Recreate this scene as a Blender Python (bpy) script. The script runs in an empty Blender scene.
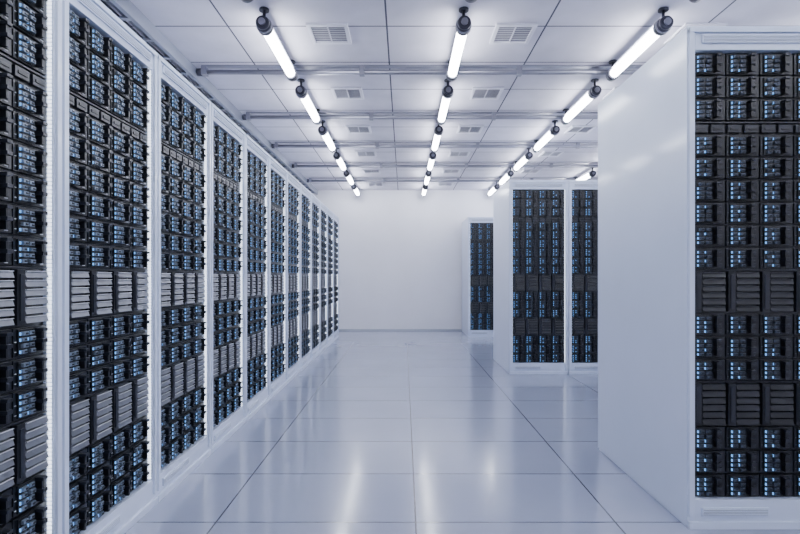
import bpy, math, random
from mathutils import Vector
random.seed(4)
S=bpy.context.scene
COL=S.collection
H=1.05
# ------------------------------------------------------------ materials
def mat(name,base,rough=.5,metal=0,emit=None,es=0,spec=.5,noise=0,nscale=3,coat=0,bump=0):
    m=bpy.data.materials.new(name); m.use_nodes=True
    nt=m.node_tree; b=nt.nodes['Principled BSDF']
    b.inputs['Base Color'].default_value=(*base,1)
    b.inputs['Roughness'].default_value=rough
    b.inputs['Metallic'].default_value=metal
    b.inputs['Specular IOR Level'].default_value=spec
    b.inputs['Coat Weight'].default_value=coat
    b.inputs['Coat Roughness'].default_value=.1
    if emit:
        b.inputs['Emission Color'].default_value=(*emit,1)
        b.inputs['Emission Strength'].default_value=es
    if noise or bump:
        g=nt.nodes.new('ShaderNodeNewGeometry')
        n=nt.nodes.new('ShaderNodeTexNoise'); n.inputs['Scale'].default_value=nscale
        n.inputs['Detail'].default_value=6
        nt.links.new(g.outputs['Position'],n.inputs['Vector'])
        if noise:
            r=nt.nodes.new('ShaderNodeMapRange')
            r.inputs[1].default_value=.3; r.inputs[2].default_value=.7
            r.inputs[3].default_value=1-noise; r.inputs[4].default_value=1+noise
            nt.links.new(n.outputs['Fac'],r.inputs[0])
            mx=nt.nodes.new('ShaderNodeVectorMath'); mx.operation='SCALE'
            mx.inputs[0].default_value=base
            nt.links.new(r.outputs[0],mx.inputs['Scale'])
            nt.links.new(mx.outputs[0],b.inputs['Base Color'])
        if bump:
            bm=nt.nodes.new('ShaderNodeBump'); bm.inputs['Strength'].default_value=bump
            bm.inputs['Distance'].default_value=.01
            nt.links.new(n.outputs['Fac'],bm.inputs['Height'])
            nt.links.new(bm.outputs[0],b.inputs['Normal'])
    return m

def seam_mat(name,base,seam,px,x0,py,y0,w,rough,noise,nscale,spec=.5,coat=0,rnoise=0):
    m=mat(name,base,rough,noise=noise,nscale=nscale,spec=spec,coat=coat)
    nt=m.node_tree; b=nt.nodes['Principled BSDF']
    g=nt.nodes.new('ShaderNodeNewGeometry'); sp=nt.nodes.new('ShaderNodeSeparateXYZ')
    nt.links.new(g.outputs['Position'],sp.inputs[0])
    def M(op,a,bv):
        n=nt.nodes.new('ShaderNodeMath'); n.operation=op
        for i,v in enumerate((a,bv)):
            if isinstance(v,(int,float)): n.inputs[i].default_value=v
            else: nt.links.new(v,n.inputs[i])
        return n.outputs[0]
    masks=[]
    for out,p,o in ((sp.outputs[0],px,x0),(sp.outputs[1],py,y0)):
        t=M('SUBTRACT',out,o)
        t=M('PINGPONG',t,p/2)      # 0 at seams
        masks.append(M('LESS_THAN',t,w/2))
    mk=M('MAXIMUM',masks[0],masks[1])
    mix=nt.nodes.new('ShaderNodeMix'); mix.data_type='RGBA'
    nt.links.new(mk,mix.inputs[0])
    src=b.inputs['Base Color'].links[0].from_socket
    nt.links.new(src,mix.inputs[6]); mix.inputs[7].default_value=(*seam,1)
    nt.links.new(mix.outputs[2],b.inputs['Base Color'])
    if rnoise:
        n=nt.nodes.new('ShaderNodeTexNoise'); n.inputs['Scale'].default_value=2.2; n.inputs['Detail'].default_value=5
        nt.links.new(g.outputs['Position'],n.inputs['Vector'])
        r=nt.nodes.new('ShaderNodeMapRange'); r.inputs[3].default_value=rough-rnoise; r.inputs[4].default_value=rough+rnoise
        nt.links.new(n.outputs['Fac'],r.inputs[0]); nt.links.new(r.outputs[0],b.inputs['Roughness'])
    return m

M_FLOOR=seam_mat('floor_tile',(.29,.32,.43),(.04,.045,.07),.855,.05,.52,2.12,.007,.165,.05,1.5,spec=.9,coat=.2,rnoise=.04)
M_CEIL=seam_mat('ceiling_panel',(.65,.63,.71),(.06,.06,.09),1.08,-.117,.565,3.93,.012,.7,.08,4)
M_WALL=mat('wall_paint',(.87,.87,.92),.65,noise=.02,nscale=2.5,bump=.1)
M_WHITE=mat('rack_white_metal',(.60,.67,.83),.28,noise=.02,nscale=4,coat=.3)
M_TRIM=mat('trim_grey',(.24,.26,.32),.45,noise=.03)
M_SKIRT=mat('skirting_grey',(.48,.50,.56),.45,noise=.03)
M_BLACK=mat('black_plastic',(.005,.006,.009),.34,noise=.2,nscale=30)
M_DARK=mat('dark_panel',(.012,.014,.021),.32,noise=.2,nscale=30)
M_CADDY_D=mat('drive_caddy_shaded',(.045,.060,.088),.36,.3,noise=.25,nscale=40)  # caddy on the right racks, dim reflections put into the colour
M_CADDY_L=mat('drive_caddy_lit',(.15,.19,.25),.36,.35,noise=.3,nscale=40)  # same caddy in the left row, reflected light painted in as paler colour
M_SLAT_D=mat('slat_metal_shaded',(.014,.016,.020),.36,.2,noise=.1,nscale=30)  # slat on the right racks, weak reflection held in the dark base
M_LIP_D=mat('slat_lip_shaded',(.07,.075,.09),.35,.5,noise=.1,nscale=30)  # right-rack lip, its dull sheen set by colour
M_SLAT_L=mat('slat_metal_lit',(.16,.17,.195),.36,.3,noise=.1,nscale=30)  # same slat in the left row, bright reflection painted into the base colour
M_LIP_L=mat('slat_lip_lit',(.60,.62,.67),.35,.3,noise=.1,nscale=30)  # left-row lip, its glint painted in as a pale base
M_LED=mat('blue_led',(.02,.1,.3),.4,emit=(.17,.45,.95),es=1.45)
M_STRIP=mat('rack_light_strip',(.9,.92,1),.4,emit=(.80,.88,1.0),es=3.2)
M_BEAM=mat('beam_metal',(.27,.27,.32),.3,.6,noise=.05)
M_CAP=mat('lamp_cap',(.05,.05,.07),.3,.5,noise=.1)
M_TUBE=mat('lamp_tube',(1,1,1),.3,emit=(.90,.93,1.0),es=35)
M_VENT=mat('vent_grille',(.76,.75,.82),.5,noise=.03)
M_VENTD=mat('vent_dark',(.28,.28,.33),.6,noise=.03)

# ------------------------------------------------------------ mesh builder
class MB:
    def __init__(s): s.v=[];s.f=[];s.m=[];s.mats=[];s.sm=[]
    def mi(s,m):
        if m not in s.mats: s.mats.append(m)
        return s.mats.index(m)
    def box(s,x0,x1,y0,y1,z0,z1,m):
        i=len(s.v)
        s.v+=[(x0,y0,z0),(x1,y0,z0),(x1,y1,z0),(x0,y1,z0),(x0,y0,z1),(x1,y0,z1),(x1,y1,z1),(x0,y1,z1)]
        for q in ((0,3,2,1),(4,5,6,7),(0,1,5,4),(1,2,6,5),(2,3,7,6),(3,0,4,7)):
            s.f.append(tuple(i+k for k in q)); s.m.append(s.mi(m)); s.sm.append(False)
    def prism(s,pts,axis,a,b,m):
        i=len(s.v); n=len(pts)
        for t in (a,b):
            for p in pts:
                s.v.append((t,p[0],p[1]) if axis=='x' else ((p[0],t,p[1]) if axis=='y' else (p[0],p[1],t)))
        mi=s.mi(m)
        s.f.append(tuple(range(i,i+n))[::-1]); s.f.append(tuple(range(i+n,i+2*n)))
        s.m+=[mi,mi]; s.sm+=[False,False]
        for k in range(n):
            s.f.append((i+k,i+(k+1)%n,i+n+(k+1)%n,i+n+k)); s.m.append(mi); s.sm.append(False)
    def cyl(s,axis,c,r,a,b,m,n=16,r2=None):
        i=len(s.v); mi=s.mi(m)
        for t,rr in ((a,r),(b,r if r2 is None else r2)):
            for k in range(n):
                u=c[0]+rr*math.cos(2*math.pi*k/n); w=c[1]+rr*math.sin(2*math.pi*k/n)
                s.v.append((t,u,w) if axis=='x' else ((u,t,w) if axis=='y' else (u,w,t)))
        s.f.append(tuple(range(i,i+n))[::-1]); s.f.append(tuple(range(i+n,i+2*n)))
        s.m+=[mi,mi]; s.sm+=[False,False]
        for k in range(n):
            s.f.append((i+k,i+(k+1)%n,i+n+(k+1)%n,i+n+k)); s.m.append(mi); s.sm.append(True)
    def mesh(s,name):
        me=bpy.data.meshes.new(name); me.from_pydata(s.v,[],s.f)
        for m in s.mats: me.materials.append(m)
        me.polygons.foreach_set('material_index',s.m)
        me.polygons.foreach_set('use_smooth',s.sm)
        me.update()
        import bmesh
        bm=bmesh.new(); bm.from_mesh(me); bmesh.ops.recalc_face_normals(bm,faces=bm.faces); bm.to_mesh(me); bm.free()
        return me
def put(name,me,loc=(0,0,0),rz=0,bevel=0):
    o=bpy.data.objects.new(name,me); COL.objects.link(o)
    o.location=loc; o.rotation_euler=(0,0,rz)
    if bevel:
        b=o.modifiers.new('bevel','BEVEL'); b.width=bevel; b.segments=2; b.limit_method='ANGLE'
    return o

# ------------------------------------------------------------ room
CZ=2.755; XL=-2.3; XR=4.2; YB=-4.0; YF=9.72
def slab(name,a,m,bevel=0):
    b=MB(); b.box(*a,m); return put(name,b.mesh(name))
slab('floor',(XL-.1,XR+.1,YB-.1,YF+.1,-.1,0),M_FLOOR)
slab('ceiling',(XL-.1,XR+.1,YB-.1,YF+.1,CZ,CZ+.1),M_CEIL)
slab('wall_far',(XL-.1,XR+.1,YF,YF+.1,0,CZ),M_WALL)
slab('wall_near',(XL-.1,XR+.1,YB-.1,YB,0,CZ),M_WALL)
slab('wall_left',(XL-.1,XL,YB,YF,0,CZ),M_WALL)
slab('wall_right',(XR,XR+.1,YB,YF,0,CZ),M_WALL)
slab('baseboard_far',(XL,XR,YF-.012,YF,0,.03),M_SKIRT)

# ------------------------------------------------------------ server rack
W=.64; D=.95; T=2.1
def rack_mesh(lit):  # left row: reflected light painted into caddy, slat and lip colours
    M_CADDY=M_CADDY_L if lit else M_CADDY_D
    M_SLAT=M_SLAT_L if lit else M_SLAT_D
    M_LIP=M_LIP_L if lit else M_LIP_D
    ledw=.0026 if lit else .0045
    b=MB()
    P=.034
    z0=.118; z1=2.0
    b.box(0,P,0,D,.012,T,M_WHITE); b.box(W-P,W,0,D,.012,T,M_WHITE)
    b.box(P,W-P,0,D,z1,T,M_WHITE); b.box(P,W-P,0,D,.012,z0,M_WHITE)
    b.box(P,W-P,D-.03,D,z0,z1,M_WHITE)
    b.box(.004,W-.004,-.012,D-.01,0,.03,M_WHITE)
    b.box(.006,P-.006,-.010,0,.05,T-.01,M_WHITE); b.box(W-P+.006,W-.006,-.010,0,.05,T-.01,M_WHITE)
    b.box(.006,W-.006,-.012,0,T-.030,T-.012,M_WHITE)
    for zz,xa,xb in ((2.045,.06,W-.06),(.070,.06,W-.30)):
        b.box(xa,xb,-.008,0,zz-.018,zz+.018,M_WHITE)
        b.box(xa+.006,xb-.006,-.0088,-.007,zz-.013,zz+.013,M_TRIM)
        for q in range(4):
            b.box(xa+.006,xb-.006,-.011,-.008,zz-.011+q*.0065,zz-.0075+q*.0065,M_WHITE)
    for s,x in ((1,P),(-1,W-P)):
        z=z0+.006
        while z<z1-.012:
            b.box(min(x,x+s*.0025),max(x,x+s*.0025),.006,.020,z,z+.010,M_STRIP); z+=.0135
    b.box(P,W-P,.034,.06,z0,z1,M_BLACK)
    cw=(W-2*P)/4
    def blades(zt,n,rh):
        for r in range(n):
            zb=zt-(r+1)*rh
            b.box(P+.004,W-P-.004,.030,.034,zb,zb+.003,M_DARK)
            for c in range(4):
                x=P+c*cw
                b.box(x+.003,x+cw-.003,.022,.034,zb+.006,zb+rh-.004,M_BLACK)
                bx=x+.018
                b.box(bx-.003,bx+.062,.016,.022,zb+.010,zb+rh-.008,M_BLACK)
                hh=(rh-.022)/4
                for i in range(4):
                    za=zb+.011+i*hh
                    for j in range(2):
                        xa=bx+j*.030
                        f=.006 if (i+j)%2 else .010
                        b.box(xa+.006,xa+.027,f,.016,za+.003,za+hh-.004,M_CADDY)
                        b.box(xa+.014,xa+.024,f-.002,f,za+.006,za+hh-.007,M_DARK)
                        if random.random()<(.95 if j==0 else .45):
                            b.box(xa+.000,xa+ledw,.011,.016,za+.004,za+hh-.005,M_LED)
                hx=x+.092
                b.box(hx,hx+.010,.000,.022,zb+.014,zb+rh-.012,M_BLACK)
                b.box(hx-.003,hx+.018,-.006,.022,zb+rh*.42,zb+rh*.42+.012,M_DARK)
                b.box(hx-.003,hx+.018,-.006,.022,zb+rh-.020,zb+rh-.010,M_DARK)
                for q in range(3):
                    zq=zb+.018+q*.024
                    b.box(hx+.016,hx+.034,.018,.022,zq,zq+.010,M_DARK)
                b.box(hx+.018,hx+.032,.0195,.0215,zb+.012,zb+.0145,M_LIP)
                b.box(x+.006,x+.013,.0195,.0225,zb+.020,zb+.0225,M_LIP)
                b.box(x+.006,x+.013,.0195,.0225,zb+.050,zb+.0525,M_LIP)
        return zt-n*rh
    def slats(zt,h,n):
        for c in range(4):
            x=P+c*cw
            b.box(x+.004,x+.036,.010,.034,zt-h+.006,zt-.006,M_BLACK)
            b.box(x+.012,x+.028,.006,.010,zt-h+.02,zt-.02,M_DARK)
            for r in range(n):
                hh=(h-.012)/n; za=zt-h+.006+r*hh
                b.prism([(.034,za+.001),(.010,za+.003),(.016,za+hh-.006),(.034,za+hh-.004)],'x',x+.040,x+cw-.006,M_SLAT)
                b.box(x+.042,x+cw-.008,.0095,.016,za+hh-.0065,za+hh-.004,M_LIP)
        b.box(P+.002,W-P-.002,.018,.034,zt-.003,zt+.002,M_DARK)
        return zt-h
    z=z1-.004
    z=blades(z,3,.0963)
    b.box(P+.004,W-P-.004,.020,.034,z-.008,z-.002,M_DARK)
    for c in range(8):
        x=P+.008+c*cw/2
        b.box(x,x+.058,.020,.034,z-.047,z-.014,M_DARK)
        b.box(x+.01,x+.048,.017,.020,z-.036,z-.026,M_BLACK)
    z-=.055
    z=blades(z,6,.0955)
    z=slats(z,.182,6)
    z=blades(z,3,.0963)
    z=slats(z,.188,6)
    z=blades(z,3,(z-z0)/3)
    return b.mesh('server_rack_mesh')
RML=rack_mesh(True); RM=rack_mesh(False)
XF=-1.155
first=.385
for i in range(13):
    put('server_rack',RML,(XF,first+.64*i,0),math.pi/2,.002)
for (x,y,n) in ((1.183,2.07,3),(1.14,5.36,3),(1.12,8.66,2)):
    for k in range(n):
        put('server_rack',RM,(x+k*.642,y,0),0,.002)

# ------------------------------------------------------------ lamps
def lamp_mesh():
    b=MB(); L=.82
    zc=-.105
    b.cyl('y',(0,zc),.034,.06,L-.05,M_TUBE,20)
    for a,c in ((0,.075),(L-.06,L)):
        b.cyl('y',(0,zc),.045,a,c,M_CAP,20)
    b.cyl('y',(0,zc),.040,-.018,0,M_CAP,20,r2=.045) ; b.cyl('y',(0,zc),.022,-.03,-.018,M_BEAM,12)
    b.cyl('y',(0,zc),.050,.022,.036,M_BEAM,20); b.cyl('y',(0,zc),.050,.052,.060,M_BEAM,20)
    b.cyl('y',(0,zc),.045,L,L+.015,M_CAP,20,r2=.03)
    for yy in (.03,L-.03):
        b.cyl('z',(0,yy),.010,zc,-.01,M_CAP,10)
        b.cyl('z',(0,yy),.032,-.012,0,M_CAP,14)
    b.prism([(-.030,zc+.034),(-.012,-.052),(.012,-.052),(.030,zc+.034)],'y',.03,L-.03,M_BEAM)
    return b.mesh('tube_light_mesh')
LM=lamp_mesh()
for n in range(-5,6):
    for x in (-.89,.38,1.65,2.92):
        y=3.12+1.13*n
        if y<YB+.3 or y>YF-1.0+.05: continue
        put('tube_light',LM,(x,y,CZ))

# ------------------------------------------------------------ beams
def beam_mesh():
    b=MB(); x0=-1.63; x1=XR
    b.cyl('x',(0,-.05),.020,x0,x1,M_BEAM,14)
    b.box(x0,x1,-.022,.022,-.012,0,M_BEAM)
    x=x0
    while x<x1:
        b.box(x,x+.04,-.026,.026,-.076,-.010,M_BEAM); x+=1.27
    b.cyl('x',(0,-.05),.030,x0-.04,x0,M_CAP,14)
    return b.mesh('ceiling_beam_mesh')
BM=beam_mesh()
for n in range(-6,6):
    y=4.0+1.13*n
    if YB+.1<y<YF-.1: put('ceiling_beam',BM,(0,y,CZ))

# vents
def vent_mesh():
    b=MB(); a=.14
    for (x0,x1,y0,y1) in ((-a,a,-a,-a+.025),(-a,a,a-.025,a),(-a,-a+.025,-a+.025,a-.025),(a-.025,a,-a+.025,a-.025)):
        b.box(x0,x1,y0,y1,-.014,0,M_VENT)
    b.box(-a+.02,a-.02,-a+.02,a-.02,-.003,0,M_VENTD)
    for k in range(9):
        y=-a+.030+k*.0255
        b.prism([(y,-.012),(y+.018,-.006),(y+.018,-.004),(y,-.010)],'x',-a+.02,a-.02,M_VENT)
    b.box(-.004,.004,-a+.02,a-.02,-.013,-.003,M_VENT)
    return b.mesh('ceiling_vent_mesh')
VM=vent_mesh()
for n in range(-6,6):
    for x in (-.52,.76,2.03,3.3):
        y=3.46+1.12*n
        if y>YF-.4 or y<YB+.4: continue
        put('ceiling_vent',VM,(x,y,CZ))
# cable tray above the rack row
b=MB()
b.box(-1.72,-1.69,YB,YF,-.09,0,M_TRIM); b.box(-2.06,-2.03,YB,YF,-.09,0,M_TRIM)
y=YB+.1
while y<YF-.05:
    b.box(-2.03,-1.72,y,y+.03,-.085,-.07,M_TRIM); y+=.28
for k in range(5):
    b.cyl('y',(-1.98+k*.055,-.055),.014,YB,YF,M_CAP,8)
put('cable_tray',b.mesh('cable_tray'),(0,0,CZ))

# ------------------------------------------------------------ world + camera
w=bpy.data.worlds.new('world'); S.world=w; w.use_nodes=True
w.node_tree.nodes['Background'].inputs[0].default_value=(.6,.7,1,1)
w.node_tree.nodes['Background'].inputs[1].default_value=.3
cam=bpy.data.cameras.new('camera'); co=bpy.data.objects.new('camera',cam); COL.objects.link(co)
co.location=(0,0,H); co.rotation_euler=(math.pi/2,0,0)
cam.sensor_width=36; cam.lens=36*495/800; cam.shift_x=-.005; cam.shift_y=.0125
cam.clip_start=.02
S.camera=co
